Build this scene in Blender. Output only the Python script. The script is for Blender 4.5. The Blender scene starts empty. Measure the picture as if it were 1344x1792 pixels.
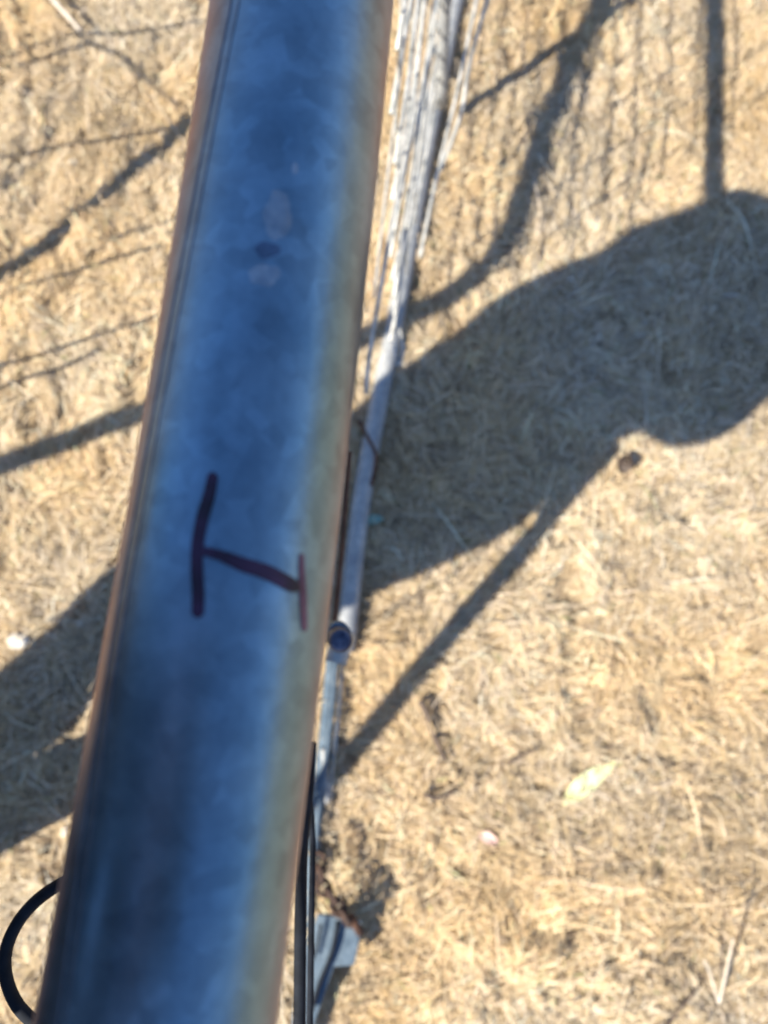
import bpy, bmesh, math, random
import numpy as np
from mathutils import Vector, Matrix, noise
from mathutils.bvhtree import BVHTree

random.seed(7); rng = np.random.default_rng(11)
R = math.radians
S = bpy.context.scene
COL = S.collection

# ------------------------------------------------------------------ camera
H = 1.6; TILT = 12.0
cam = bpy.data.cameras.new('camera'); co = bpy.data.objects.new('camera', cam); COL.objects.link(co)
co.location = (0, 0, H); co.rotation_euler = (R(TILT), 0, 0)
cam.sensor_fit = 'HORIZONTAL'; cam.sensor_width = 36; cam.lens = 36
cam.clip_start = 0.005; cam.clip_end = 3000
cam.dof.use_dof = True; cam.dof.focus_distance = 0.30; cam.dof.aperture_fstop = 12
S.camera = co
# ------------------------------------------------------------------ sun, sky, exposure
AZ = R(36); VM = 1.15
V = Vector((VM*math.cos(AZ), VM*math.sin(AZ), 0))      # shadow run per metre of height
EL = math.atan(1/VM)
W = bpy.data.worlds.new('World'); S.world = W; W.use_nodes = True
nt = W.node_tree; bg = nt.nodes['Background']
sky = nt.nodes.new('ShaderNodeTexSky'); sky.sky_type = 'NISHITA'; sky.sun_disc = False
sky.sun_elevation = EL; sky.sun_rotation = math.atan2(-V.x, -V.y)
sky.air_density = 1.0; sky.dust_density = 0.0; sky.ozone_density = 2.0
hs = nt.nodes.new('ShaderNodeHueSaturation'); hs.inputs['Saturation'].default_value = 1.08; hs.inputs['Hue'].default_value = .507
nt.links.new(sky.outputs[0], hs.inputs['Color']); nt.links.new(hs.outputs[0], bg.inputs[0]); bg.inputs[1].default_value = 0.105
sl = bpy.data.lights.new('sun', 'SUN'); sl.energy = 5.0; sl.angle = R(0.5); sl.color = (1, .93, .82)
so = bpy.data.objects.new('sun', sl); COL.objects.link(so)
so.rotation_euler = Vector((V.x, V.y, -1)).to_track_quat('-Z', 'Y').to_euler()
S.view_settings.view_transform = 'Standard'; S.view_settings.look = 'None'
S.view_settings.exposure = 0.97; S.view_settings.gamma = 1

# ------------------------------------------------------------------ pixel helpers (photo pixels 1344 x 1792)
CR = Matrix.Rotation(R(TILT), 3, 'X'); F = 1344.0
O = Vector((0, 0, H))
def ray(px, py): return (CR @ Vector(((px-672)/F, (896-py)/F, -1))).normalized()
def at(px, py, h=0.0):
    d = ray(px, py); return O + d*((h-H)/d.z)
def cast_from(px, py, h):                                # where a thing h above ground stands whose shadow falls at this spot
    g = at(px, py, 0); return Vector((g.x-V.x*h, g.y-V.y*h, h))

# ------------------------------------------------------------------ materials
def mat(name, base=(.5,.5,.5), rough=.6, metal=0.0):
    m = bpy.data.materials.new(name); m.use_nodes = True
    b = m.node_tree.nodes['Principled BSDF']
    b.inputs['Base Color'].default_value = (*base, 1); b.inputs['Roughness'].default_value = rough; b.inputs['Metallic'].default_value = metal
    return m
def noisy(name, c1, c2, scale=20, rough=(.5,.7), metal=0, bump=.1, detail=6, c3=None, stretch=(1,1,1)):
    m = mat(name, c1, rough[0], metal); n = m.node_tree.nodes; l = m.node_tree.links; b = n['Principled BSDF']
    tc = n.new('ShaderNodeTexCoord'); mp = n.new('ShaderNodeMapping'); mp.inputs['Scale'].default_value = stretch
    l.new(tc.outputs['Object'], mp.inputs[0])
    t = n.new('ShaderNodeTexNoise'); t.inputs['Scale'].default_value = scale; t.inputs['Detail'].default_value = detail
    l.new(mp.outputs[0], t.inputs['Vector'])
    r = n.new('ShaderNodeValToRGB'); r.color_ramp.elements[0].position = .32; r.color_ramp.elements[1].position = .68
    r.color_ramp.elements[0].color = (*c1,1); r.color_ramp.elements[1].color = (*c2,1)
    if c3: e = r.color_ramp.elements.new(.5); e.color = (*c3,1)
    l.new(t.outputs[0], r.inputs[0]); vo = n.new('ShaderNodeTexVoronoi'); vo.inputs['Scale'].default_value = 230; l.new(tc.outputs['Object'], vo.inputs['Vector'])
    vr = n.new('ShaderNodeMapRange'); vr.inputs[3].default_value = .84; vr.inputs[4].default_value = 1.16; l.new(vo.outputs['Color'], vr.inputs[0])
    t4 = n.new('ShaderNodeTexNoise'); t4.inputs['Scale'].default_value = 110; t4.inputs['Detail'].default_value = 6; t4.inputs['Roughness'].default_value = .7; l.new(tc.outputs['Object'], t4.inputs['Vector'])
    v4 = n.new('ShaderNodeMapRange'); v4.inputs[1].default_value = .3; v4.inputs[2].default_value = .7; v4.inputs[3].default_value = .85; v4.inputs[4].default_value = 1.15; l.new(t4.outputs[0], v4.inputs[0])
    mu = n.new('ShaderNodeMath'); mu.operation = 'MULTIPLY'; l.new(vr.outputs[0], mu.inputs[0]); l.new(v4.outputs[0], mu.inputs[1])
    vm = n.new('ShaderNodeVectorMath'); vm.operation = 'SCALE'; l.new(r.outputs[0], vm.inputs[0]); l.new(mu.outputs[0], vm.inputs['Scale'])
    l.new(vm.outputs[0], b.inputs['Base Color'])
    mr = n.new('ShaderNodeMapRange'); mr.inputs[3].default_value = rough[0]; mr.inputs[4].default_value = rough[1]
    l.new(t.outputs[0], mr.inputs[0]); l.new(mr.outputs[0], b.inputs['Roughness'])
    if bump:
        bp = n.new('ShaderNodeBump'); bp.inputs['Strength'].default_value = bump; bp.inputs['Distance'].default_value = .002
        l.new(t.outputs[0], bp.inputs['Height']); l.new(bp.outputs[0], b.inputs['Normal'])
    return m
M_galv  = noisy('galvanised_dull', (.30,.31,.31), (.47,.47,.44), 30, (.6,.8), .25, .2)
M_wire  = noisy('galvanised_wire', (.30,.31,.29), (.66,.64,.57), 40, (.4,.6), .2, .2)
M_shaded  = noisy('shaded_zinc', (.07,.11,.15), (.15,.20,.24), 50, (.5,.75), .4, .3)  # zinc with its blue shade put into the colour
M_chain = noisy('old_iron', (.03,.018,.014), (.10,.055,.035), 70, (.7,.9), .1, .4)
M_line  = noisy('edge_line', (.13,.15,.17), (.24,.26,.28), 60, (.5,.7), .6, .1)
M_rust  = noisy('rust', (.05,.025,.016), (.16,.075,.04), 60, (.7,.95), .2, .6)
M_black = noisy('black_rubber', (.008,.010,.014), (.018,.022,.03), 80, (.75,.9), 0, .1); M_black.node_tree.nodes['Principled BSDF'].inputs['Specular IOR Level'].default_value = .2
M_skin  = noisy('skin', (.26,.15,.10), (.32,.19,.13), 30, (.5,.6), 0, .1)
M_shirt = noisy('navy_cotton', (.012,.018,.04), (.02,.028,.055), 40, (.8,.95), 0, .3)
M_trous = noisy('denim', (.03,.045,.08), (.05,.07,.12), 60, (.8,.95), 0, .3)
M_boot  = noisy('brown_leather', (.06,.03,.015), (.10,.05,.03), 30, (.5,.7), 0, .3)
M_hair  = noisy('dark_hair', (.02,.012,.008), (.04,.025,.015), 90, (.5,.7), 0, .3)
M_phone = noisy('phone_black', (.01,.01,.012), (.015,.015,.018), 10, (.2,.3), 0, 0)

# ------------------------------------------------------------------ object helpers
def link(name, me, m=None, parent=None, smooth=True):
    o = bpy.data.objects.new(name, me); COL.objects.link(o)
    if m: me.materials.append(m)
    if smooth:
        me.polygons.foreach_set('use_smooth', [True]*len(me.polygons))
    if parent:
        o.parent = parent; o.matrix_parent_inverse = Matrix.Identity(4)
        o.location = -Vector(parent.location)            # meshes are written in world coordinates
    return o
def empty(name, loc, label, cat, group=None):
    o = bpy.data.objects.new(name, None); COL.objects.link(o); o.location = loc; o.empty_display_size = .05
    o['label'] = label; o['category'] = cat
    if group: o['group'] = group
    return o
def tag(o, label, cat, group=None, kind=None):
    o['label'] = label
    if cat: o['category'] = cat
    if group: o['group'] = group
    if kind: o['kind'] = kind
    return o
def catmull(pts, n=8):
    pts = [Vector(p) for p in pts]
    if len(pts) < 3:
        return [pts[0].lerp(pts[-1], i/n) for i in range(n+1)]
    P = [2*pts[0]-pts[1]] + pts + [2*pts[-1]-pts[-2]]
    out = []
    for i in range(1, len(P)-2):
        a,b,c,d = P[i-1:i+3]
        for k in range(n):
            t = k/n
            out.append(.5*((2*b)+(c-a)*t+(2*a-5*b+4*c-d)*t*t+(3*b-a-3*c+d)*t**3))
    out.append(pts[-1]); return out
def tube_bm(bm, path, rad, seg=16, uv=None, cap=True):
    path = [Vector(p) for p in path]; n = len(path)
    rs = rad if isinstance(rad, (list, tuple)) else [rad]*n
    prev = None; rings = []
    up = Vector((0,0,1))
    for i,p in enumerate(path):
        t = (path[min(i+1,n-1)]-path[max(i-1,0)]).normalized()
        if prev is None:
            a = up if abs(t.z) < .9 else Vector((1,0,0))
            x = t.cross(a).normalized()
        else:
            x = (prev - t*prev.dot(t)).normalized()
        prev = x; y = x.cross(t)
        rings.append([bm.verts.new(p + (x*math.cos(2*math.pi*k/seg)+y*math.sin(2*math.pi*k/seg))*rs[i]) for k in range(seg)])
    for i in range(n-1):
        for k in range(seg):
            f = bm.faces.new((rings[i][k], rings[i][(k+1)%seg], rings[i+1][(k+1)%seg], rings[i+1][k]))
            if uv is not None:
                for lp,(a,b) in zip(f.loops, ((k,i),(k+1,i),(k+1,i+1),(k,i+1))): lp[uv].uv = (a/seg, b/(n-1))
    if cap:
        bm.faces.new(rings[0][::-1]); bm.faces.new(rings[-1])
    return rings
def tube(name, path, rad, m, parent=None, seg=14, uv=False):
    bm = bmesh.new(); u = bm.loops.layers.uv.new('UVMap') if uv else None
    tube_bm(bm, path, rad, seg, u)
    bmesh.ops.recalc_face_normals(bm, faces=bm.faces)
    me = bpy.data.meshes.new(name); bm.to_mesh(me); bm.free()
    return link(name, me, m, parent)
def bm_obj(name, bm, m, parent=None, smooth=True):
    bmesh.ops.recalc_face_normals(bm, faces=bm.faces)
    me = bpy.data.meshes.new(name); bm.to_mesh(me); bm.free()
    return link(name, me, m, parent, smooth)

# ================================================================== GROUND
def gheight(x, y):
    return .016*noise.noise(Vector((x*2.3, y*2.3, 0))) + .012*noise.noise(Vector((x*7, y*7, 3.1))) + .011*noise.noise(Vector((x*17, y*17, 8.0))) + .006*noise.noise(Vector((x*37, y*37, 5.0)))
def axis(lo, hi, step, far):
    a = list(np.arange(lo, hi+1e-6, step)); d = step
    while a[-1] < far: d *= 1.35; a.append(a[-1]+d)
    d = step
    while a[0] > -far: d *= 1.35; a.insert(0, a[0]-d)
    return a
def build_ground():
    xs = axis(-1.5, 1.8, .015, 900); ys = axis(-1.3, 2.3, .015, 900)
    v = []; 
    for y in ys:
        for x in xs:
            v.append((x, y, gheight(x, y) if abs(x) < 8 and abs(y) < 8 else 0))
    nx = len(xs)
    f = [(j*nx+i, j*nx+i+1, (j+1)*nx+i+1, (j+1)*nx+i) for j in range(len(ys)-1) for i in range(nx-1)]
    me = bpy.data.meshes.new('ground'); me.from_pydata(v, [], f)
    m = mat('dry_soil', (.3,.22,.12), .95); n = m.node_tree.nodes; l = m.node_tree.links; b = n['Principled BSDF']
    tc = n.new('ShaderNodeTexCoord')
    t = n.new('ShaderNodeTexNoise'); t.inputs['Scale'].default_value = 5; t.inputs['Detail'].default_value = 12; t.inputs['Roughness'].default_value = .7
    l.new(tc.outputs['Object'], t.inputs['Vector'])
    r = n.new('ShaderNodeValToRGB'); e = r.color_ramp.elements
    e[0].position = .30; e[0].color = (.17,.11,.06,1); e[1].position = .62; e[1].color = (.50,.38,.22,1)
    l.new(t.outputs[0], r.inputs[0]); l.new(r.outputs[0], b.inputs['Base Color'])
    bp = n.new('ShaderNodeBump'); bp.inputs['Strength'].default_value = .6; bp.inputs['Distance'].default_value = .01
    l.new(t.outputs[0], bp.inputs['Height']); l.new(bp.outputs[0], b.inputs['Normal'])
    o = link('ground', me, m); o['kind'] = 'structure'; o['label'] = 'pale dry sandy soil under the matted straw'
build_ground()

def build_horizon_ring():  # unseen ring added to darken the pale horizon mirrored in the rail
    bm = bmesh.new(); rows = []
    for k, (rad, hh) in enumerate(((300,-1),(315,.55),(335,.9),(380,1.0),(460,.8))):
        rows.append([bm.verts.new((rad*math.cos(a), rad*math.sin(a), -1 if hh < 0 else hh*(52+16*noise.noise(Vector((math.cos(a)*2, math.sin(a)*2, 1)))+6*noise.noise(Vector((math.cos(a)*19, math.sin(a)*19, k))))+3*noise.noise(Vector((math.cos(a)*70, math.sin(a)*70, k*3))))) for a in np.linspace(0, 2*math.pi, 360, endpoint=False)])
    for a, b in zip(rows, rows[1:]):
        for i in range(360): bm.faces.new((a[i], a[(i+1)%360], b[(i+1)%360], b[i]))
    o = bm_obj('horizon_ring', bm, noisy('horizon_ring_brown', (.10,.08,.065), (.20,.16,.13), .08, (.9,1), 0, 0), None); o['kind'] = 'structure'; o['label'] = 'unseen ring of low ridges added to darken the rail reflections'
build_horizon_ring()
# ------------------------------------------------------------------ straw: far too many blades to count, one object
def vnoise(x, y, s, seed):
    """value noise on arrays"""
    r = np.random.default_rng(seed).random((256,256))
    X = x*s+1000; Y = y*s+1000; i = np.floor(X).astype(int); j = np.floor(Y).astype(int); u = X-i; v = Y-j
    u = u*u*(3-2*u); v = v*v*(3-2*v); i0=i%256; j0=j%256; i1=(i+1)%256; j1=(j+1)%256
    return (r[i0,j0]*(1-u)+r[i1,j0]*u)*(1-v)+(r[i0,j1]*(1-u)+r[i1,j1]*u)*v
# ground height as a lookup grid
gx = np.linspace(-4, 5, 361); gy = np.linspace(-4, 5, 361)
GZ = np.array([[gheight(x, y) for x in gx] for y in gy])
def gz(x, y):
    u = np.clip((x+4)/.025, 0, 359.99); v = np.clip((y+4)/.025, 0, 359.99); i = u.astype(int); j = v.astype(int); a = u-i; b = v-j
    return (GZ[j,i]*(1-a)+GZ[j,i+1]*a)*(1-b)+(GZ[j+1,i]*(1-a)+GZ[j+1,i+1]*a)*b
def build_straw(N=560000, NF=60000):
    NT = 15000; tx = rng.uniform(-1.25, 1.45, NT); ty = rng.uniform(-1.05, 2.15, NT); ti = rng.integers(0, NT, N)
    tr = rng.gamma(3, .0085, NT)
    x = tx[ti]+rng.normal(0, 1, N)*tr[ti]; y = ty[ti]+rng.normal(0, 1, N)*tr[ti]
    xf = rng.uniform(-3.6, 3.8, NF); yf = rng.uniform(-3.4, 4.4, NF)
    tang = rng.normal(0, .5, NT); tcol = rng.normal(0, .12, NT); tz = rng.gamma(2, .0048, NT)
    tA = np.concatenate([tang[ti], np.zeros(NF)]); tC = np.concatenate([tcol[ti], np.zeros(NF)]); tZ = np.concatenate([tz[ti], np.zeros(NF)])
    x = np.concatenate([x, xf]); y = np.concatenate([y, yf])
    c = vnoise(x, y, 9, 1)*.6+vnoise(x, y, 24, 2)*.4
    keep = rng.random(len(x)) < np.clip(.42+c*1.1, 0, 1)
    # bare holes
    hole = vnoise(x, y, 13, 21)*.6+vnoise(x, y, 33, 22)*.4
    keep &= ~((hole > .70) & (rng.random(len(x)) < .9))
    x, y, c, tA, tC, tZ = x[keep], y[keep], c[keep], tA[keep], tC[keep], tZ[keep]; n = len(x)
    ang = vnoise(x, y, 4, 3)*math.pi*2.4 + vnoise(x, y, 11, 4)*math.pi*1.1 + tA + rng.normal(0, .55, n)
    L = rng.gamma(4, .0066, n)+.008
    stalk = rng.random(n) < .0035; L = np.where(stalk, rng.uniform(.07, .17, n), L); w = rng.uniform(.0004, .0012, n)
    lift = tZ + rng.exponential(.005, n) + np.clip(c-.5, 0, 1)*.03*rng.random(n)
    rise = rng.normal(0, .18, n); 
    dx, dy = np.cos(ang), np.sin(ang); cur = rng.normal(0, .10, n)
    w = np.where(stalk, .0013, w); lift = np.where(stalk, lift+.012, lift); z0 = gz(x, y)+.001+lift*.6
    P = np.empty((n, 6, 3)); 
    for k, t in enumerate((-.5, 0, .5)):
        off = (t*t-.0)*cur*L
        cx = x+dx*t*L - dy*off; cy = y+dy*t*L + dx*off
        cz = z0 + (t+.5)*np.clip(rise, -.05, 1)*L + lift*(.5-2*abs(t))*.6
        cz = np.maximum(cz, gz(cx, cy)+.0008)
        tw = rng.uniform(-.4, .4, n)
        ww = w*(1 if k == 1 else .55)
        P[:, 2*k, 0] = cx-dy*ww; P[:, 2*k, 1] = cy+dx*ww; P[:, 2*k, 2] = cz+tw*ww
        P[:, 2*k+1, 0] = cx+dy*ww; P[:, 2*k+1, 1] = cy-dx*ww; P[:, 2*k+1, 2] = cz-tw*ww
    b = (np.arange(n)*6)[:, None]
    Fq = np.concatenate([b+np.array([[0,1,3,2]]), b+np.array([[2,3,5,4]])], 1).reshape(-1, 4)
    me = bpy.data.meshes.new('dry_grass')
    me.vertices.add(n*6); me.vertices.foreach_set('co', P.reshape(-1).astype(np.float32))
    me.loops.add(len(Fq)*4); me.loops.foreach_set('vertex_index', Fq.reshape(-1).astype(np.int32))
    me.polygons.add(len(Fq)); me.polygons.foreach_set('loop_start', (np.arange(len(Fq))*4).astype(np.int32))
    me.polygons.foreach_set('loop_total', np.full(len(Fq), 4, np.int32))
    me.update(calc_edges=True)
    # each blade's own straw colour
    pal = np.array([(.66,.50,.29), (.74,.59,.38), (.57,.42,.22), (.71,.57,.40), (.48,.36,.22), (.80,.69,.49), (.36,.25,.15), (.28,.30,.10)])
    pr = np.array([.27,.22,.14,.14,.10,.07,.055,.005]); idx = rng.choice(len(pal), n, p=pr/pr.sum())
    patch = (vnoise(x, y, 3.2, 6)*.35+vnoise(x, y, 9, 7)*.35+vnoise(x, y, 27, 8)*.3)
    colr = pal[idx]*(.74+.54*patch+tC)[:, None]*rng.uniform(.88, 1.1, n)[:, None]
    warm = (vnoise(x, y, 4.5, 9)-.5)[:, None]*np.array([[.10, 0, -.18]])
    colr = np.clip(colr*(1+warm*1.5), 0, .85)
    ca = np.ones((n, 6, 4), np.float32); ca[:, :, :3] = colr[:, None, :]
    at_ = me.color_attributes.new('blade', 'FLOAT_COLOR', 'POINT'); at_.data.foreach_set('color', ca.reshape(-1))
    m = mat('straw', (.6,.45,.25), .75); nn = m.node_tree.nodes; ll = m.node_tree.links
    a = nn.new('ShaderNodeAttribute'); a.attribute_name = 'blade'; ll.new(a.outputs['Color'], nn['Principled BSDF'].inputs['Base Color'])
    nn['Principled BSDF'].inputs['Specular IOR Level'].default_value = .3
    o = link('dry_grass', me, m, smooth=False)
    tag(o, 'matted short dry golden grass covering the whole ground', 'grass', kind='stuff')
build_straw()

# ================================================================== THE GATE
gate = empty('farm_gate', at(640, 1180, 0), 'galvanised pipe and mesh gate seen from above, black letter H on its top rail', 'gate')
# measured silhouette of the top rail in the photo -> its axis in space
YS  = [0, 300, 450, 600, 750, 900, 1000, 1200, 1350, 1500, 1600, 1700, 1790]
XLs = np.interp(YS, [0,215,600,1000,1200,1500,1700,1790], [385,343,270,197,163,118,92,80])
XRs = [699,665,646,631,619,603,588,564,549,526,516,503,492]
RP = .024
tdir = Vector((math.sin(R(5.9)), math.cos(R(5.9)), 0))
pts = []
for y, xl, xr in zip(YS, XLs, XRs):
    nl = ray(xl, y).cross(tdir).normalized(); nr = ray(xr, y).cross(tdir).normalized()
    a = math.acos(max(-1, min(1, nl.dot(nr))))/2
    # ray through the bisecting plane
    c = ray((xl+xr)/2, y); dist = (RP/math.sin(a))/math.sin(c.angle(tdir))
    pts.append(O+c*dist)
A = np.array([p[:] for p in pts]); sy = A[:,1]
cx = np.polyfit(sy, A[:,0], 2); cz = np.polyfit(sy, A[:,2], 1)
print('pipe fit z', cz, 'range', sy.min(), sy.max(), 'x', cx)
def pipe_pt(s):
    lo, hi = sy.min()-.02, sy.max()+.02; q = min(max(s, lo), hi)
    x = np.polyval(cx, q) + (2*cx[0]*q+cx[1])*(s-q)
    return Vector((x, s, np.polyval(cz, q) + cz[0]*(s-q)*.15))
S0, S1 = -2.1, 3.0
ss = list(np.linspace(S0, -.2, 16)) + list(np.linspace(-.19, .35, 70)) + list(np.linspace(.4, S1, 20))
path = [pipe_pt(s) for s in ss]
def pipe_material():
    m = mat('galvanised_pipe', (.5,.53,.56), .3, 1.0); n = m.node_tree.nodes; l = m.node_tree.links; b = n['Principled BSDF']
    tc = n.new('ShaderNodeTexCoord')
    mp = n.new('ShaderNodeMapping'); mp.inputs['Scale'].default_value = (34, 1.6, 34); l.new(tc.outputs['Object'], mp.inputs[0])
    t = n.new('ShaderNodeTexNoise'); t.inputs['Scale'].default_value = 3.2; t.inputs['Detail'].default_value = 5; l.new(mp.outputs[0], t.inputs['Vector'])
    t2 = n.new('ShaderNodeTexNoise'); t2.inputs['Scale'].default_value = 38; t2.inputs['Detail'].default_value = 7; l.new(tc.outputs['Object'], t2.inputs['Vector'])
    t3 = n.new('ShaderNodeTexNoise'); t3.inputs['Scale'].default_value = 300; t3.inputs['Detail'].default_value = 3; l.new(tc.outputs['Object'], t3.inputs['Vector'])
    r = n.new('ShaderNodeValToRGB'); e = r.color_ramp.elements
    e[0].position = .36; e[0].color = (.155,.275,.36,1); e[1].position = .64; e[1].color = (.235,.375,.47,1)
    mx = n.new('ShaderNodeMix'); mx.data_type = 'FLOAT'; mx.inputs[0].default_value = .55
    l.new(t.outputs[0], mx.inputs[2]); l.new(t2.outputs[0], mx.inputs[3]); l.new(mx.outputs[0], r.inputs[0])
    vo = n.new('ShaderNodeTexVoronoi'); vo.inputs['Scale'].default_value = 230; l.new(tc.outputs['Object'], vo.inputs['Vector'])
    vr = n.new('ShaderNodeMapRange'); vr.inputs[3].default_value = .84; vr.inputs[4].default_value = 1.16; l.new(vo.outputs['Color'], vr.inputs[0])
    t4 = n.new('ShaderNodeTexNoise'); t4.inputs['Scale'].default_value = 110; t4.inputs['Detail'].default_value = 6; t4.inputs['Roughness'].default_value = .7; l.new(tc.outputs['Object'], t4.inputs['Vector'])
    v4 = n.new('ShaderNodeMapRange'); v4.inputs[1].default_value = .3; v4.inputs[2].default_value = .7; v4.inputs[3].default_value = .85; v4.inputs[4].default_value = 1.15; l.new(t4.outputs[0], v4.inputs[0])
    mu = n.new('ShaderNodeMath'); mu.operation = 'MULTIPLY'; l.new(vr.outputs[0], mu.inputs[0]); l.new(v4.outputs[0], mu.inputs[1])
    vm = n.new('ShaderNodeVectorMath'); vm.operation = 'SCALE'; l.new(r.outputs[0], vm.inputs[0]); l.new(mu.outputs[0], vm.inputs['Scale'])
    l.new(vm.outputs[0], b.inputs['Base Color'])
    mr = n.new('ShaderNodeMapRange'); mr.inputs[1].default_value = .3; mr.inputs[2].default_value = .7; mr.inputs[3].default_value = .32; mr.inputs[4].default_value = .46
    l.new(t2.outputs[0], mr.inputs[0]); l.new(mr.outputs[0], b.inputs['Roughness'])
    ad = n.new('ShaderNodeMath'); ad.operation = 'MULTIPLY_ADD'; ad.inputs[1].default_value = .5; l.new(t3.outputs[0], ad.inputs[0]); l.new(t.outputs[0], ad.inputs[2])
    bp = n.new('ShaderNodeBump'); bp.inputs['Strength'].default_value = .2; bp.inputs['Distance'].default_value = .0006
    l.new(ad.outputs[0], bp.inputs['Height']); l.new(bp.outputs[0], b.inputs['Normal'])
    b.inputs['Metallic'].default_value = .85; b.inputs['Specular Tint'].default_value = (1, .60, .52, 1)
    tf = n.new('ShaderNodeTexNoise'); tf.inputs['Scale'].default_value = 900; l.new(tc.outputs['Object'], tf.inputs['Vector'])
    sp = n.new('ShaderNodeMapRange'); sp.inputs[1].default_value = .70; sp.inputs[2].default_value = .78; sp.inputs[3].default_value = .85; sp.inputs[4].default_value = .35; l.new(tf.outputs[0], sp.inputs[0]); l.new(sp.outputs[0], b.inputs['Metallic'])
    return m
M_pipe = pipe_material()
rail = tube('top_rail', path, RP, M_pipe, gate, seg=96)
rail['label'] = 'thick dull galvanised top rail reflecting blue sky'
# surface of the rail, for things lying on it
_v = [v.co.copy() for v in rail.data.vertices]; _f = [tuple(p.vertices) for p in rail.data.polygons]
BV = BVHTree.FromPolygons(_v, _f)
def on_rail(px, py, lift=.0002):
    loc, nrm, _, _ = BV.ray_cast(O, ray(px, py))
    if loc is None: return None
    if nrm.dot(O-loc) < 0: nrm = -nrm
    return loc+nrm*lift
def blob_on_rail(name, outline, m, lift=.00025, grid=None):
    """closed outline (photo pixels) laid on the rail as a thin skin"""
    cxp = sum(p[0] for p in outline)/len(outline); cyp = sum(p[1] for p in outline)/len(outline)
    bm = bmesh.new(); rings = []
    for k, sc in enumerate((1, .75, .5, .25)):
        rings.append([bm.verts.new(on_rail(cxp+(x-cxp)*sc, cyp+(y-cyp)*sc, lift*(0 if k == 0 else 1)+.00003)) for x, y in outline])
    c = bm.verts.new(on_rail(cxp, cyp, lift)); n = len(outline)
    for a, b in zip(rings, rings[1:]):
        for k in range(n): bm.faces.new((a[k], a[(k+1)%n], b[(k+1)%n], b[k]))
    for k in range(n): bm.faces.new((rings[-1][k], rings[-1][(k+1)%n], c))
    return bm_obj(name, bm, m, gate)
def stroke_bm(bm, pts, wid, lift=.0002):
    """pen stroke: a ribbon on the rail with round ends"""
    P = catmull([(x, y, 0) for x, y in pts], 8); n = len(P); rows = []
    Ws = np.interp(np.linspace(0, 1, n), np.linspace(0, 1, len(wid)), wid)
    for i, p in enumerate(P):
        t = (P[min(i+1, n-1)]-P[max(i-1, 0)]).normalized(); q = Vector((-t.y, t.x, 0))
        s = min(i, n-1-i)*(P[1]-P[0]).length; hw = Ws[i]/2
        e = math.sqrt(max(0.02, 1-max(0, 1-s/hw)**2)) if hw > 0 else 1
        hw *= e*(1+.06*noise.noise(Vector((p.x*.09, p.y*.09, 1))))
        rows.append([bm.verts.new(on_rail(p.x+q.x*hw*k, p.y+q.y*hw*k, lift)) for k in (-1, -.5, 0, .5, 1)])
    for a, b in zip(rows, rows[1:]):
        for k in range(4): bm.faces.new((a[k], b[k], b[k+1], a[k+1]))
def ink(name, c1, c2, rough=.45):
    m = noisy(name, c1, c2, 110, (rough, rough+.15), 0, 0); return m
M_ink = ink('marker_ink', (.003,.002,.006), (.055,.020,.060)); M_ink2 = ink('faded_marker_ink', (.13,.045,.09), (.20,.10,.14))
letter = bmesh.new()
stroke_bm(letter, [(374,826),(366,868),(355,905),(346,955),(345,1000),(347,1040),(346,1082)], [19,22,23,22,22,23,21])
bm_obj('marker_letter', letter, M_ink, gate)['label'] = 'long black upright stroke of the handwritten letter H'
letter = bmesh.new(); stroke_bm(letter, [(346,962),(385,972),(425,988),(470,1003),(524,1032)], [14,20,26,27,24], .00028)
bm_obj('marker_letter', letter, M_ink, gate)['label'] = 'dark crossbar of the handwritten letter H'
letter = bmesh.new(); stroke_bm(letter, [(527,968),(528,1010),(530,1050),(532,1106)], [8,11,13,10], .00022)
bm_obj('marker_letter', letter, M_ink2, gate)['label'] = 'faded purple thin stroke of the handwritten letter H'
# dried mud and bird marks
M_mud = noisy('dried_mud', (.23,.31,.38), (.36,.44,.50), 300, (.6,.8), .3, .2); M_stain = noisy('dark_stain', (.07,.12,.19), (.13,.20,.30), 200, (.5,.7), .4, .1)
def rag(cx_, cy_, rx, ry, seed, n=28, rot=0):
    o = []
    for k in range(n):
        a = 2*math.pi*k/n; f = 1+.28*noise.noise(Vector((math.cos(a)*1.3, math.sin(a)*1.3, seed)))+.12*noise.noise(Vector((math.cos(a)*4, math.sin(a)*4, seed)))
        x = rx*f*math.cos(a); y = ry*f*math.sin(a)
        o.append((cx_+x*math.cos(rot)-y*math.sin(rot), cy_+x*math.sin(rot)+y*math.cos(rot)))
    return o
for a in ((483,378,25,44,1.5),(461,480,27,20,4.2),(516,294,6,9,5.5)):
    blob_on_rail('mud_spot', rag(*a), M_mud, .00012)
blob_on_rail('stain', rag(467,437,22,15,9.1), M_stain, .0001)
# two thin darker raised lines close to the rail's left side
for off, rr in ((20, .00035), (34, .0003)):
    pts_ = [on_rail(np.interp(y, [0,215,600,1000,1200,1500,1700,1790], [385,343,270,197,163,118,92,80])+off, y, -.0001) for y in range(-60, 1830, 60)]
    pts_ = [p for p in pts_ if p]
    o = tube('edge_line', catmull(pts_, 3), rr, M_line, gate, 6)

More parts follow.
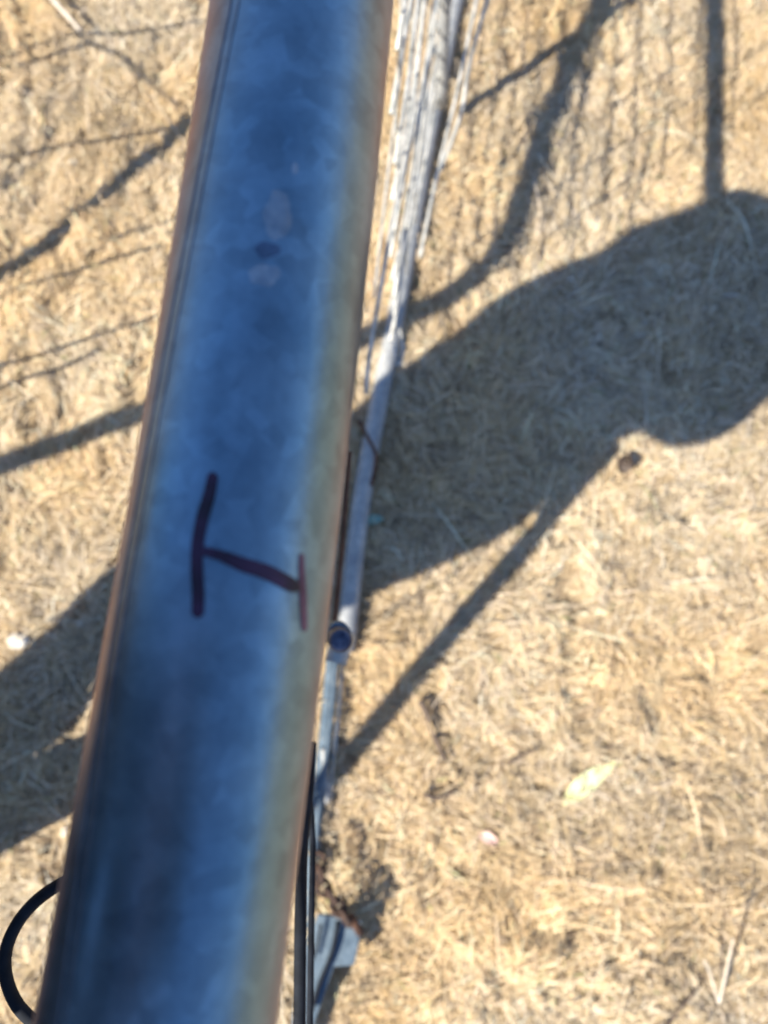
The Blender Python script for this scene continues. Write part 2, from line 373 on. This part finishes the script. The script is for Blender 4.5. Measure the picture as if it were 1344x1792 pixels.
# --- mesh panel below the rail
def seg_pts(px_pts, h0, h1=None, n=8):
    """photo points of a run, at heights h0..h1"""
    m_ = len(px_pts); return [at(x, y, h0+(0 if h1 is None else (h1-h0)*i/(m_-1))) for i, (x, y) in enumerate(px_pts)]
def panel(u, h):
    """point of the mesh plane: u metres along, h high"""
    b = PB0+(PB1-PB0)*(u/PL); t = PT0+(PT1-PT0)*(u/PL)
    return b.lerp(t, (h-.08)/(.75-.08))
PB0 = at(688, 600, .08); PB1 = at(797, 0, .08); 
def along(l, h, wy):
    a, b = l; f = lambda t: at(a[0]+(b[0]-a[0])*t, a[1]+(b[1]-a[1])*t, h)
    lo, hi = -6.0, 4.0
    for _ in range(50):
        m_ = (lo+hi)/2
        if f(m_).y < wy: lo = m_
        else: hi = m_
    return f(lo)
PT0 = along(((640,600),(722,0)), .75, PB0.y); PT1 = along(((640,600),(722,0)), .75, PB1.y); PL = (PB1-PB0).length
bottom = [at(x, y, .035) for x, y in ((600,1135),(606,1115),(622,960),(640,830),(664,700),(692,560),(740,290),(797,0),(850,-280))]
ext = bottom[-1]+(bottom[-1]-bottom[-2])*4
bottom.append(ext)
br = tube('bottom_rail', catmull(bottom, 6), .0195, M_galv, gate, 20)
for h in (.13,.19,.25,.31,.38,.45,.53,.61,.69,.78,.88,1.0,1.12):
    wob = random.random()*6
    pw = [panel(u, h+.006*math.sin(u*5+wob))+Vector((.004*math.sin(u*9+wob*2),0,0)) for u in np.linspace(-.02, 2.6, 40)]
    tube('wire', pw, .0033, M_wire, gate, 6)
us = np.arange(.03, 2.5, .125)
for i, u in enumerate(us):
    ph = random.random()*6; hs = np.linspace(.08, 1.30, 12)
    pw = [panel(u+.006*math.sin(h*7+ph), h)+Vector((.003*math.sin(h*9+ph),0,0)) for h in hs]
    tube('stay_wire', pw, .0020, M_wire, gate, 6)
for i, u in enumerate(us[:10]):
    for h in (.30,.55,.84):
        bm = bmesh.new(); c = panel(u, h); d = (PB1-PB0).normalized()
        tube_bm(bm, [c-d*.010, c-d*.004, c+d*.004, c+d*.010], [.0026,.0046,.0046,.0026], 8)
        bm_obj('wire_knot', bm, M_wire, gate)
# flat upright stile that stands in the panel and the pale strap beside it
st = [panel(PL*.66, h)+Vector((.012,0,0)) for h in (.09,.3,.5,.7,.9,1.1)]
tube('upright_stile', catmull(st, 4), .0125, M_galv, gate, 16)
# the loose pale wires running beside the panel
loose = [((858,-20),(822,110),(806,200),(770,300)), ((838,-20),(800,160),(762,320),(735,450)), ((770,-20),(752,90),(735,260),(712,400)), ((722,-20),(700,140),(676,330),(655,520)),
         ((745,-20),(722,200),(688,380),(650,600),(640,690))]
for k, pl in enumerate(loose):
    tube('wire', catmull(seg_pts(pl, .30+.09*k, .18+.1*k), 8), (.0042,.0036,.0030,.0022,.0030)[k], M_wire, gate, 8)
tube('tie_wire', catmull(seg_pts([(700,575),(705,610),(697,640),(688,600)], .17), 6), .003, M_wire, gate, 8)['label'] = 'loop of tie wire on the bottom rail'
tube('tie_wire', catmull(seg_pts([(628,735),(640,760),(656,790),(657,815),(650,850)], .14), 6), .004, M_rust, gate, 8)['label'] = 'bent rusty tie wire over the bottom rail'
# inner hanging wire right beside the top rail
tube('wire', catmull(seg_pts([(612,790),(606,860),(598,960),(588,1060),(583,1100)], .95, .9), 6), .0022, M_rust, gate, 8)
# bolt, and the round stub it closes
def bolt():
    c = at(597, 1122, .98); top = at(595, 1124, .995)
    r_ = 21/F*(H-.99)/math.cos(R(0))
    ax = (O-c).normalized()*.75+Vector((.15,-.2,.2)); ax.normalize()
    bm = bmesh.new()
    tube_bm(bm, [c-ax*.02, c-ax*.0015, c, c+ax*.0012, c+ax*.0018, c+ax*.0020], [r_, r_, r_*.93, r_*.70, r_*.4, r_*.1], 28)
    o = bm_obj('bolt', bm, noisy('bolt_steel', (.05,.06,.10), (.13,.15,.21), 160, (.35,.6), .9, .1), gate)
    cc = at(594, 1110, .965); tube('bolt_collar', [cc-ax*.012, cc], r_*1.0, M_shaded, gate, 24)
    mm = at(588, 1160, .96)
    tube('washer', [mm, mm+Vector((.003,.012,0)), mm+Vector((.006,.022,-.01))], .009, M_galv, gate, 16)
    return o
bolt()
# lower strap of the gate, below the bolt
tube('lower_rail', catmull(seg_pts([(584,1128),(573,1250),(563,1350),(552,1450),(540,1600),(520,1850)],   .014), 6), .0135, M_shaded, gate, 16)
tube('wire', catmull(seg_pts([(590,1130),(582,1230),(572,1320),(560,1400),(550,1500),(545,1560)], .04, .04), 6), .0045, M_shaded, gate, 12)
tube('wire', catmull(seg_pts([(601,1140),(592,1250),(583,1330),(577,1400)], .02, .02), 6), .0038, M_wire, gate, 10)
tube('wire', catmull(seg_pts([(566,1310),(569,1350),(571,1405)], .03), 6), .0060, M_galv, gate, 10)
# bracket plate at the lower hinge
def bracket():
    top = [(556,1600),(600,1605),(634,1612),(630,1640),(620,1690),(585,1692),(566,1745),(548,1800),(520,1900),(500,1900),(520,1700)]
    bm = bmesh.new(); a = [bm.verts.new(at(x, y, .07)) for x, y in top]; b = [bm.verts.new(Vector(v.co)-Vector((0,0,.012))) for v in a]
    bm.faces.new(a); bm.faces.new(b[::-1]); n = len(a)
    for k in range(n): bm.faces.new((a[k], a[(k+1)%n], b[(k+1)%n], b[k]))
    o = bm_obj('hinge_bracket', bm, M_shaded, gate, smooth=False)
    bv = o.modifiers.new('bevel', 'BEVEL'); bv.width = .002; bv.segments = 2
    for pl, r in ((((592,1612),(582,1665),(560,1720),(545,1770)), .0032), (((562,1618),(556,1650),(548,1680)), .002)):
        tube('bracket_rod', catmull(seg_pts(pl, .082), 6), r*1.3, M_black, gate, 8)
    tube('hinge_pin', seg_pts([(612,1602),(632,1634)], .088), .008, M_rust, gate, 12)
bracket()
def chain():
    e = empty('chain', at(575, 1580, .06), 'short rusty chain hanging beside the hinge bracket at the bottom of the gate', 'chain')
    pl = [(558,1508),(560,1530),(566,1552),(579,1568),(592,1588),(603,1606)]
    for i, (x, y) in enumerate(pl):
        c = at(x, y, .085+.004*(i%2)); nx = pl[min(i+1, 5)]; pv = pl[max(i-1, 0)]
        d = (at(*nx, .18)-at(*pv, .18)).normalized(); s = Vector((-d.y, d.x, 0)) if i%2 == 0 else (Vector((-d.y, d.x, 0))*.4+Vector((0,0,.9))).normalized()
        bm = bmesh.new(); P = [c+d*.0165*math.cos(a)+s*.011*math.sin(a) for a in np.linspace(0, 2*math.pi, 19)]
        tube_bm(bm, P, .0046, 8, cap=False)
        bm_obj('chain_link', bm, M_chain, e)
chain()
# gate posts well outside the picture
for s in (S0+.02, S1-.02):
    p = pipe_pt(s); tube('end_post', [Vector((p.x, p.y, 0-.02)), Vector((p.x, p.y, p.z-.01))], .024, M_pipe, gate, 24)

# ------------------------------------------------------------------ cables
tube_o = tube('cable', catmull([at(520,1990,1.15), at(524,1790,1.15), at(526,1600,1.15), at(530,1480,1.12), at(540,1380,1.10), at(545,1300,1.09)], 8), .0033*1.0, M_black, None, 14)
tag(tube_o, 'wider dark blue cable running along the right side of the rail', 'cable')
tube_o = tube('cable', catmull([at(536,1990,1.10), at(542,1790,1.10), at(545,1600,1.10), at(547,1480,1.08), at(541,1390,1.07), at(520,1300,1.07)], 8), .0020, M_black, None, 14)
tag(tube_o, 'thin dark cable beside the wider one, right of the rail', 'cable')
tube_o = tube('cable', catmull([at(300,1500,1.2), at(190,1520,1.2), at(107,1547,1.2), at(50,1590,1.2), at(16,1645,1.2), at(9,1700,1.2), at(28,1755,1.2), at(70,1800,1.2), at(150,1880,1.2), at(260,1930,1.2)], 10), .0030, M_black, None, 16)
tag(tube_o, 'black cable looping out from under the left side of the rail', 'cable')

# ================================================================== SMALL THINGS ON THE GROUND
def leaf(name, px, py, length, width, rot, m, label, curl=.006, z=.012, bend=.1):
    c = at(px, py, 0); c.z = float(gz(np.array([c.x]), np.array([c.y]))[0])+z
    bm = bmesh.new(); rows = []
    n = 14
    for i in range(n+1):
        t = i/n; w = width/2*(math.sin(math.pi*min(1, t*1.02+.0))**.7)*(1.25-.5*t)
        x = (t-.5)*length; y0 = bend*length*math.sin(t*math.pi); row = []
        for s in (-1, -.5, 0, .5, 1):
            xx, yy = x, y0+s*w; zz = curl*(s*s)+curl*1.2*math.sin(t*3)
            row.append((xx*math.cos(rot)-yy*math.sin(rot), xx*math.sin(rot)+yy*math.cos(rot), zz))
        rows.append([bm.verts.new(Vector(r)+c) for r in row])
    for a, b in zip(rows, rows[1:]):
        for k in range(4): bm.faces.new((a[k], b[k], b[k+1], a[k+1]))
    bmesh.ops.remove_doubles(bm, verts=bm.verts, dist=1e-6)
    o = bm_obj(name, bm, m); sd = o.modifiers.new('t', 'SOLIDIFY'); sd.thickness = .0006
    return tag(o, label, 'leaf', 'leaves fallen on the grass')
M_yl = noisy('pale_green_leaf', (.70,.76,.36), (.82,.86,.50), 40, (.8,.9), 0, .1)
M_pk = noisy('pink_leaf', (.66,.42,.34), (.74,.52,.44), 40, (.5,.6), 0, .1)
M_tl = noisy('grey_green_leaf', (.22,.42,.34), (.35,.55,.45), 40, (.5,.6), 0, .1)
M_bn = noisy('dark_brown', (.04,.028,.02), (.09,.06,.04), 40, (.6,.7), 0, .1)
leaf('leaf', 1028, 1368, .135, .036, R(37), M_yl, 'long pale yellow-green gum leaf lying on the sunlit grass', bend=.04)
leaf('leaf', 853, 1467, .046, .020, R(-28), M_pk, 'small pale pink leaf on the sunlit grass')
leaf('leaf', 656, 916, .042, .020, R(12), M_tl, 'small blue-green leaf in the shadow beside the bottom rail', z=.02)
leaf('leaf', 1087, 820, .045, .032, R(60), M_bn, 'small dark brown curled piece at the edge of the big shadow', z=.024, curl=.012)  # small dark curled piece set on the straw
def pebble(px, py, r, m, label, sx=1):
    bm = bmesh.new(); bmesh.ops.create_icosphere(bm, subdivisions=3, radius=1)
    c = at(px, py, 0); c.z = float(gz(np.array([c.x]), np.array([c.y]))[0])+r*.5+.006
    for v in bm.verts:
        f = 1+.22*noise.noise(v.co*1.4+Vector((px, 0, 0))); v.co = Vector((v.co.x*r*f*sx, v.co.y*r*f, v.co.z*r*.55*f))+c
    return tag(bm_obj('pebble', bm, m), label, 'pebble', 'pale pebbles scattered in the grass')
M_wh = noisy('white_stone', (.66,.62,.54), (.78,.75,.68), 80, (.7,.9), 0, .4)
pebble(38, 1122, .017, M_wh, 'white pebble in the sun at the left, just above the shadow', 1.3)
pebble(144, 1092, .008, M_wh, 'small pale pebble in the shadow left of the rail')
pebble(119, 1452, .009, M_wh, 'small white pebble in the sun, touching the left edge of the rail below the shadow')
pebble(270, 496, .009, M_wh, 'small white pebble in the sun near the upper left edge of the rail')
pebble(132, 293, .008, M_wh, 'small white pebble above the dark bar shadow at upper left', 1.3)
M_tw = noisy('pale_twig', (.50,.42,.32), (.66,.58,.46), 60, (.7,.9), 0, .4); M_tw2 = noisy('dark_twig', (.10,.07,.05), (.18,.13,.09), 60, (.8,.9), 0, .4)
def twig(pl, r, m, label, h0=.018, h1=None, parts=()):
    P = catmull([p+Vector((0,0,.024+float(gz(np.array([p.x]), np.array([p.y]))[0]))) for p in seg_pts(pl, h0, h1)], 6); n = len(P)
    o = tube('twig', P, [r*(1-.45*i/n) for i in range(n)], m, None, 8); return tag(o, label, 'twig', 'twigs and stalks lying in the grass')
twig([(60,-40),(100,15),(128,48),(153,78)], .0075, M_tw, 'pale dry stick in the top left corner', .02)
twig([(735,1225),(748,1255),(760,1290),(778,1330)], .0075, M_tw2, 'dark brown twig right of the diagonal bar shadow', .008)
twig([(740,1385),(765,1392),(800,1378)], .0055, M_tw2, 'short dark twig lying across the grass below the other dark twig', .008)
twig([(1145,1790),(1180,1750),(1218,1712)], .0040, M_tw2, 'dark curved twig in the bottom right corner', .006)
twig([(1250,1748),(1262,1690),(1275,1636)], .0030, M_tw, 'pale upright grass stalk at bottom right', .01, .10)
twig([(1250,1748),(1235,1700),(1222,1672)], .0026, M_tw, 'short pale grass stalk leaning left at bottom right', .01, .07)
twig([(885,1335),(905,1322),(935,1310)], .0034, M_tw2, 'short dark twig left of the pale yellow-green leaf', .008)
twig([(1056,985),(1072,994),(1088,1000)], .0034, M_tw2, 'tiny dark twig on bare sunlit grass below the big shadow', .010)

# ================================================================== WHAT CASTS THE SHADOWS, all standing to the sunny side
def caster(pl, h, n=10): return catmull([cast_from(x, y, h if not isinstance(h, (list, tuple)) else np.interp(i, np.linspace(0, len(pl)-1, len(h)), h)) for i, (x, y) in enumerate(pl)], n)
def shadow_pipe(label, pl, h, r, post_at=(0,)):  # unseen pipe, added and shaped to cast a bar shadow
    P = caster(pl, h); p0 = P[0]
    e = empty('shadow_caster_pipe', (p0.x, p0.y, 0), label, 'pipe rail', 'unseen pipes placed to cast bar shadows')
    tube('rail', P, r, M_galv, e, 20)
    for k in post_at:
        q = P[k]; tube('post', [Vector((q.x, q.y, -.02)), Vector((q.x, q.y, q.z))], r, M_galv, e, 18)
    return e
shadow_pipe('unseen bent galvanised pipe placed left of the gate to cast a bar shadow', [(-330,930),(0,815),(130,768),(250,722),(450,660),(640,592),(740,545),(830,492),(880,445),(912,385),(935,320),(990,165),(1062,0),(1130,-160),(1500,-1100)], 1.25, .0245, (0, -1))
shadow_pipe('unseen straight galvanised pipe placed to cast the upright bar shadow', [(1225,-1500),(1248,-300),(1252,0),(1256,180),(1258,345),(1260,380)], 1.32, .0195, (0,))
shadow_pipe('unseen galvanised pipe placed behind the photographer to cast the diagonal shadow', [(60,1990),(330,1660),(590,1352),(760,1150),(900,985),(1010,850),(1075,780)], 1.0, .021, (0,))
# upright post at the left, plus unseen wires bent to cast thin shadows
def left_post():
    b = at(-170, 610, 0); e = empty('fence_post', (b.x, b.y, 0), 'thin galvanised fence post with loose wires added to cast thin shadows, left of the gate', 'fence post')
    tgt = at(340, 222, 0); run = (tgt-b); hh = run.length/VM
    # bends a little, like the dark bar on the ground
    pl = [(-170,610),(0,492),(120,408),(230,318),(300,256),(345,215),(450,120),(560,20)]
    P = []
    for i, (x, y) in enumerate(pl):
        g = at(x, y, 0); h = max(0, (g-b).dot(V.normalized())/VM); P.append(Vector((g.x-V.x*h, g.y-V.y*h, h)))
    tube('post', catmull(P, 6), .0205, M_galv, e, 18)
    for pl, h in (([(-300,330),(0,278),(100,262),(240,240),(350,215)], .5), ([(-300,190),(0,103),(70,84),(150,68),(260,62),(370,40)], .5),
                  ([(-200,700),(0,642),(80,620),(190,585),(290,550)], .45), ([(-200,760),(0,685),(60,660),(130,640),(200,608)], .45),
                  ([(130,60),(110,170),(98,262),(60,360),(15,450),(-60,560)], .5), ([(296,60),(272,130),(252,200),(240,320),(215,420)], .5),
                  ([(330,380),(240,410),(200,432),(120,500),(40,620),(0,690)], .5), ([(-100,140),(0,120),(70,105),(200,80)], .42), ([(-60,380),(20,330),(90,262),(150,180),(170,80)], .45),
                  ([(60,-40),(160,60),(250,110),(330,190)], .5), ([(-40,560),(60,500),(160,470),(290,430)], .45), ([(70,820),(110,700),(120,600),(105,520)], .42), ([(10,-60),(60,90),(62,200),(20,330)], .5)):
        tube('wire', caster(pl, h, 6), .0044, M_wire, e, 6)
left_post()
def thin_shadow_wires():  # unseen wires added to cast two thin shadow lines
    b = cast_from(-300, 1500, .9); e = empty('shadow_wire', (b.x, b.y, 0), 'unseen bent wire added to cast two thin shadow lines', 'wire')
    for pl, h in (([(1010,850),(900,920),(800,1000),(720,1045),(640,1092)], .95), ([(900,920),(775,985),(735,1080),(713,1150),(715,1200)], .95)):
        tube('wire', caster(pl, h, 6), .0024, M_wire, e, 6)
thin_shadow_wires()

# ------------------------------------------------------------------ the photographer
def skinned(name, verts, edges, radii, m, parent, root=0, sub=2):
    me = bpy.data.meshes.new(name); me.from_pydata([tuple(v) for v in verts], edges, [])
    o = bpy.data.objects.new(name, me); COL.objects.link(o); me.materials.append(m)
    o.parent = parent; o.location = -Vector(parent.location)
    sk = o.modifiers.new('skin', 'SKIN'); sk.use_smooth_shade = True
    for i, r in enumerate(radii):
        sv = me.skin_vertices[0].data[i]; sv.radius = (r, r) if not isinstance(r, tuple) else r; sv.use_root = (i == root)
    su = o.modifiers.new('sub', 'SUBSURF'); su.levels = sub; su.render_levels = sub
    return o
def person():
    J = {}
    def j(n, px, py, h): J[n] = cast_from(px, py, h); return J[n]
    j('hip', 575, 925, .92); j('waist', 800, 785, 1.08); j('chest', 1000, 628, 1.25); j('neckb', 1210, 527, 1.43)
    J['neck'] = Vector((-.50,-.37,1.57)); J['head'] = Vector((-.37,-.18,1.70)); J['crown'] = Vector((-.32,-.13,1.79))
    j('shR', 1180, 450, 1.40); j('elR', 1350, 395, 1.36); j('shL', 1140, 610, 1.38); j('elL', 1226, 694, 1.22)
    j('hipR', 540, 880, .90); j('kneeR', 240, 1062, .50); j('kneeR2', 50, 1247, .25); j('ankR', -110, 1400, .09); j('toeR', -20, 1370, .04)
    j('hipL', 562, 980, .90); j('thighL', 430, 1180, .62); j('kneeL', 290, 1292, .47); j('kneeL2', 140, 1350, .32); j('ankL', -110, 1450, .09); j('toeL', -20, 1430, .04)
    root = J['ankR'].lerp(J['ankL'], .5); root.z = 0
    e = empty('person', root, 'person in navy shirt, jeans and an added shading brim, leaning over the gate with a phone', 'person')
    phone_c = Vector((-.035, -.040, H+.016))
    J['haR'] = Vector((-.115, -.030, H+.035)); J['haL'] = Vector((-.095, -.135, H+.035))
    J['elR'] = J['shR'].lerp(J['haR'], .48)+Vector((-.01,.05,-.13)); 
    mid = J['elL']; 
    names = ['hip','waist','chest','neckb','neck','head','crown','shR','elR','haR','shL','elL','haL','hipR','kneeR','kneeR2','ankR','toeR','hipL','thighL','kneeL','kneeL2','ankL','toeL']
    ix = {n: i for i, n in enumerate(names)}
    E = [('hip','waist'),('waist','chest'),('chest','neckb'),('neckb','neck'),('neck','head'),('head','crown'),('neckb','shR'),('shR','elR'),('elR','haR'),
         ('neckb','shL'),('shL','elL'),('elL','haL'),('hip','hipR'),('hipR','kneeR'),('kneeR','kneeR2'),('kneeR2','ankR'),('ankR','toeR'),('hip','hipL'),('hipL','thighL'),('thighL','kneeL'),('kneeL','kneeL2'),('kneeL2','ankL'),('ankL','toeL')]
    rad = dict(hip=.12,waist=.13,chest=.145,neckb=.10,neck=.055,head=.088,crown=.06,shR=.06,elR=.042,haR=.027,shL=.06,elL=.042,haL=.027,hipR=.085,kneeR=.06,kneeR2=.052,ankR=.04,toeR=.034,hipL=.085,thighL=.07,kneeL=.055,kneeL2=.048,ankL=.04,toeL=.034)
    verts = [J[n] for n in names]; edges = [(ix[a], ix[b]) for a, b in E]; radii = [rad[n] for n in names]
    # fingers: five separate chains on each hand, curled round the phone
    for hn, sgn in (('haR', 1), ('haL', -1)):
        hp = J[hn]; tgt = phone_c; d = (tgt-hp).normalized(); side = d.cross(Vector((0,0,1))).normalized()
        for k in range(5):
            if k < 4:
                off = side*(k-1.5)*.019; ln = (.028,.033,.031,.024)[k]
                c0 = hp+off+d*.012; c1 = c0+d*ln*.8+Vector((0,0,.012)); c2 = c1+d*ln*.5+Vector((0,0,.002)); rr = (.009,.008,.0065)
            else:
                off = side*sgn*.034; c0 = hp+off*.8; c1 = c0+off*.5+d*.02+Vector((0,0,-.006)); c2 = c1+d*.022; rr = (.010,.009,.007)
            i0 = len(verts); verts += [c0, c1, c2]; radii += list(rr); edges += [(ix[hn], i0), (i0, i0+1), (i0+1, i0+2)]
    skinned('body', verts, edges, radii, M_skin, e)
    def sub(name, use, ed, m, grow):
        id2 = {n: i for i, n in enumerate(use)}
        return skinned(name, [J[n] for n in use], [(id2[a], id2[b]) for a, b in ed], [rad[n]+grow for n in use], m, e)
    J['cuR'] = J['elR'].lerp(J['haR'], .9); J['cuL'] = J['elL'].lerp(J['haL'], .9); rad['cuR'] = rad['cuL'] = .034
    def cloth(name, runs, m):
        bm = bmesh.new()
        for P, rr, nn in runs:
            Q = catmull(P, 8); rq = np.interp(np.linspace(0, len(P)-1, len(Q)), range(len(P)), rr)
            rq = [v*(1+nn*noise.noise(q*9)) for v, q in zip(rq, Q)]
            tube_bm(bm, Q, rq, 28)
        for v in bm.verts: v.co += Vector(noise.noise_vector(v.co*11))*.006
        return bm_obj(name, bm, m, e)
    px_ = lambda x, y, h: cast_from(x, y, h)
    cloth('shirt', [([px_(545,945,.86), px_(575,925,.92), px_(800,785,1.08), px_(1000,628,1.25), px_(1098,592,1.34), px_(1210,527,1.44), px_(1350,425,1.51)], [.14,.155,.213,.203,.196,.220,.155], .03),
                    ([J['shR'], J['elR'], J['cuR']], [.10,.065,.042], .06), ([J['shL'], J['elL'], J['elL'].lerp(J['haL'], .25), J['cuL']], [.10,.096,.062,.042], .05)], M_shirt)
    cloth('trousers', [([J['hip'], J['hipR'], J['kneeR'], J['kneeR2'], J['ankR']], [.13,.115,.087,.087,.09], .04),
                       ([J['hip'], J['hipL'], J['thighL'], J['kneeL'], J['kneeL2'], px_(0,1408,.19), J['ankL']], [.13,.115,.08,.068,.066,.084,.088], .04)], M_trous)
    for a, b in (('ankR','toeR'), ('ankL','toeL')):
        p, q = J[a], J[b]; sole = Vector((p.x, p.y, .03)); d = (Vector((q.x, q.y, 0))-Vector((p.x, p.y, 0))); d = d.normalized() if d.length > .01 else Vector((1,0,0))
        skinned('boot', [p+Vector((0,0,.06)), sole+Vector((0,0,.015)), sole+d*.12, sole+d*.19, sole-d*.05], [(0,1),(1,2),(2,3),(1,4)], [.055,.052,.045,.036,.042], M_boot, e, 1)
    # head features
    hd = J['head']; up = (J['crown']-J['neck']).normalized(); fw = (phone_c+Vector((0,0,-.2))-hd); fw = (fw-up*fw.dot(up)).normalized(); sd = up.cross(fw)
    def blob(name, c, rx, ry, rz, m):
        bm = bmesh.new(); bmesh.ops.create_icosphere(bm, subdivisions=3, radius=1)
        for v in bm.verts: q = v.co.copy(); v.co = c+sd*q.x*rx+fw*q.y*ry+up*q.z*rz
        return bm_obj(name, bm, m, e)
    blob('hair', hd-fw*.020+up*.035, .092, .098, .082, M_hair)
    blob('nose', hd+fw*.095-up*.01, .014, .018, .022, M_skin)
    for s in (-1, 1):
        blob('eye', hd+fw*.085+sd*s*.032+up*.015, .012, .008, .008, M_phone); blob('ear', hd+sd*s*.088-up*.005, .012, .02, .032, M_skin)
    blob('mouth', hd+fw*.086-up*.045, .024, .008, .007, M_boot)
    # wide brim added to the head to keep sun off the rail
    bm = bmesh.new(); rows = []
    for rr, zz in ((.0,.125),(.05,.122),(.082,.10),(.094,.055),(.098,.03),(.115,.022),(.155,.024),(.195,.036),(.198,.033),(.155,.019),(.115,.016)):
        rows.append([bm.verts.new(hd+up*(zz+.025+.008*math.cos(2*a)*(rr/.2))+sd*math.cos(a)*max(rr,.0005)+fw*math.sin(a)*max(rr,.0005)*1.08) for a in np.linspace(0, 2*math.pi, 40, endpoint=False)])
    for a, b in zip(rows, rows[1:]):
        for k in range(40): bm.faces.new((a[k], a[(k+1)%40], b[(k+1)%40], b[k]))
    bm_obj('shading_hat', bm, noisy('shading_hat_felt', (.05,.035,.022), (.08,.055,.035), 60, (.8,.95), 0, .2), e)
    # phone: held behind the lens
    bm = bmesh.new(); bmesh.ops.create_cube(bm, size=1)
    for v in bm.verts: v.co = CR @ Vector((v.co.x*.076, v.co.y*.160, v.co.z*.008)) + phone_c + Vector((.0, -.03, .003))
    bmesh.ops.bevel(bm, geom=bm.edges[:], offset=.003, segments=2, affect='EDGES')
    tag(bm_obj('phone', bm, M_phone), 'black phone held flat above the gate by the photographer', 'phone')
person()
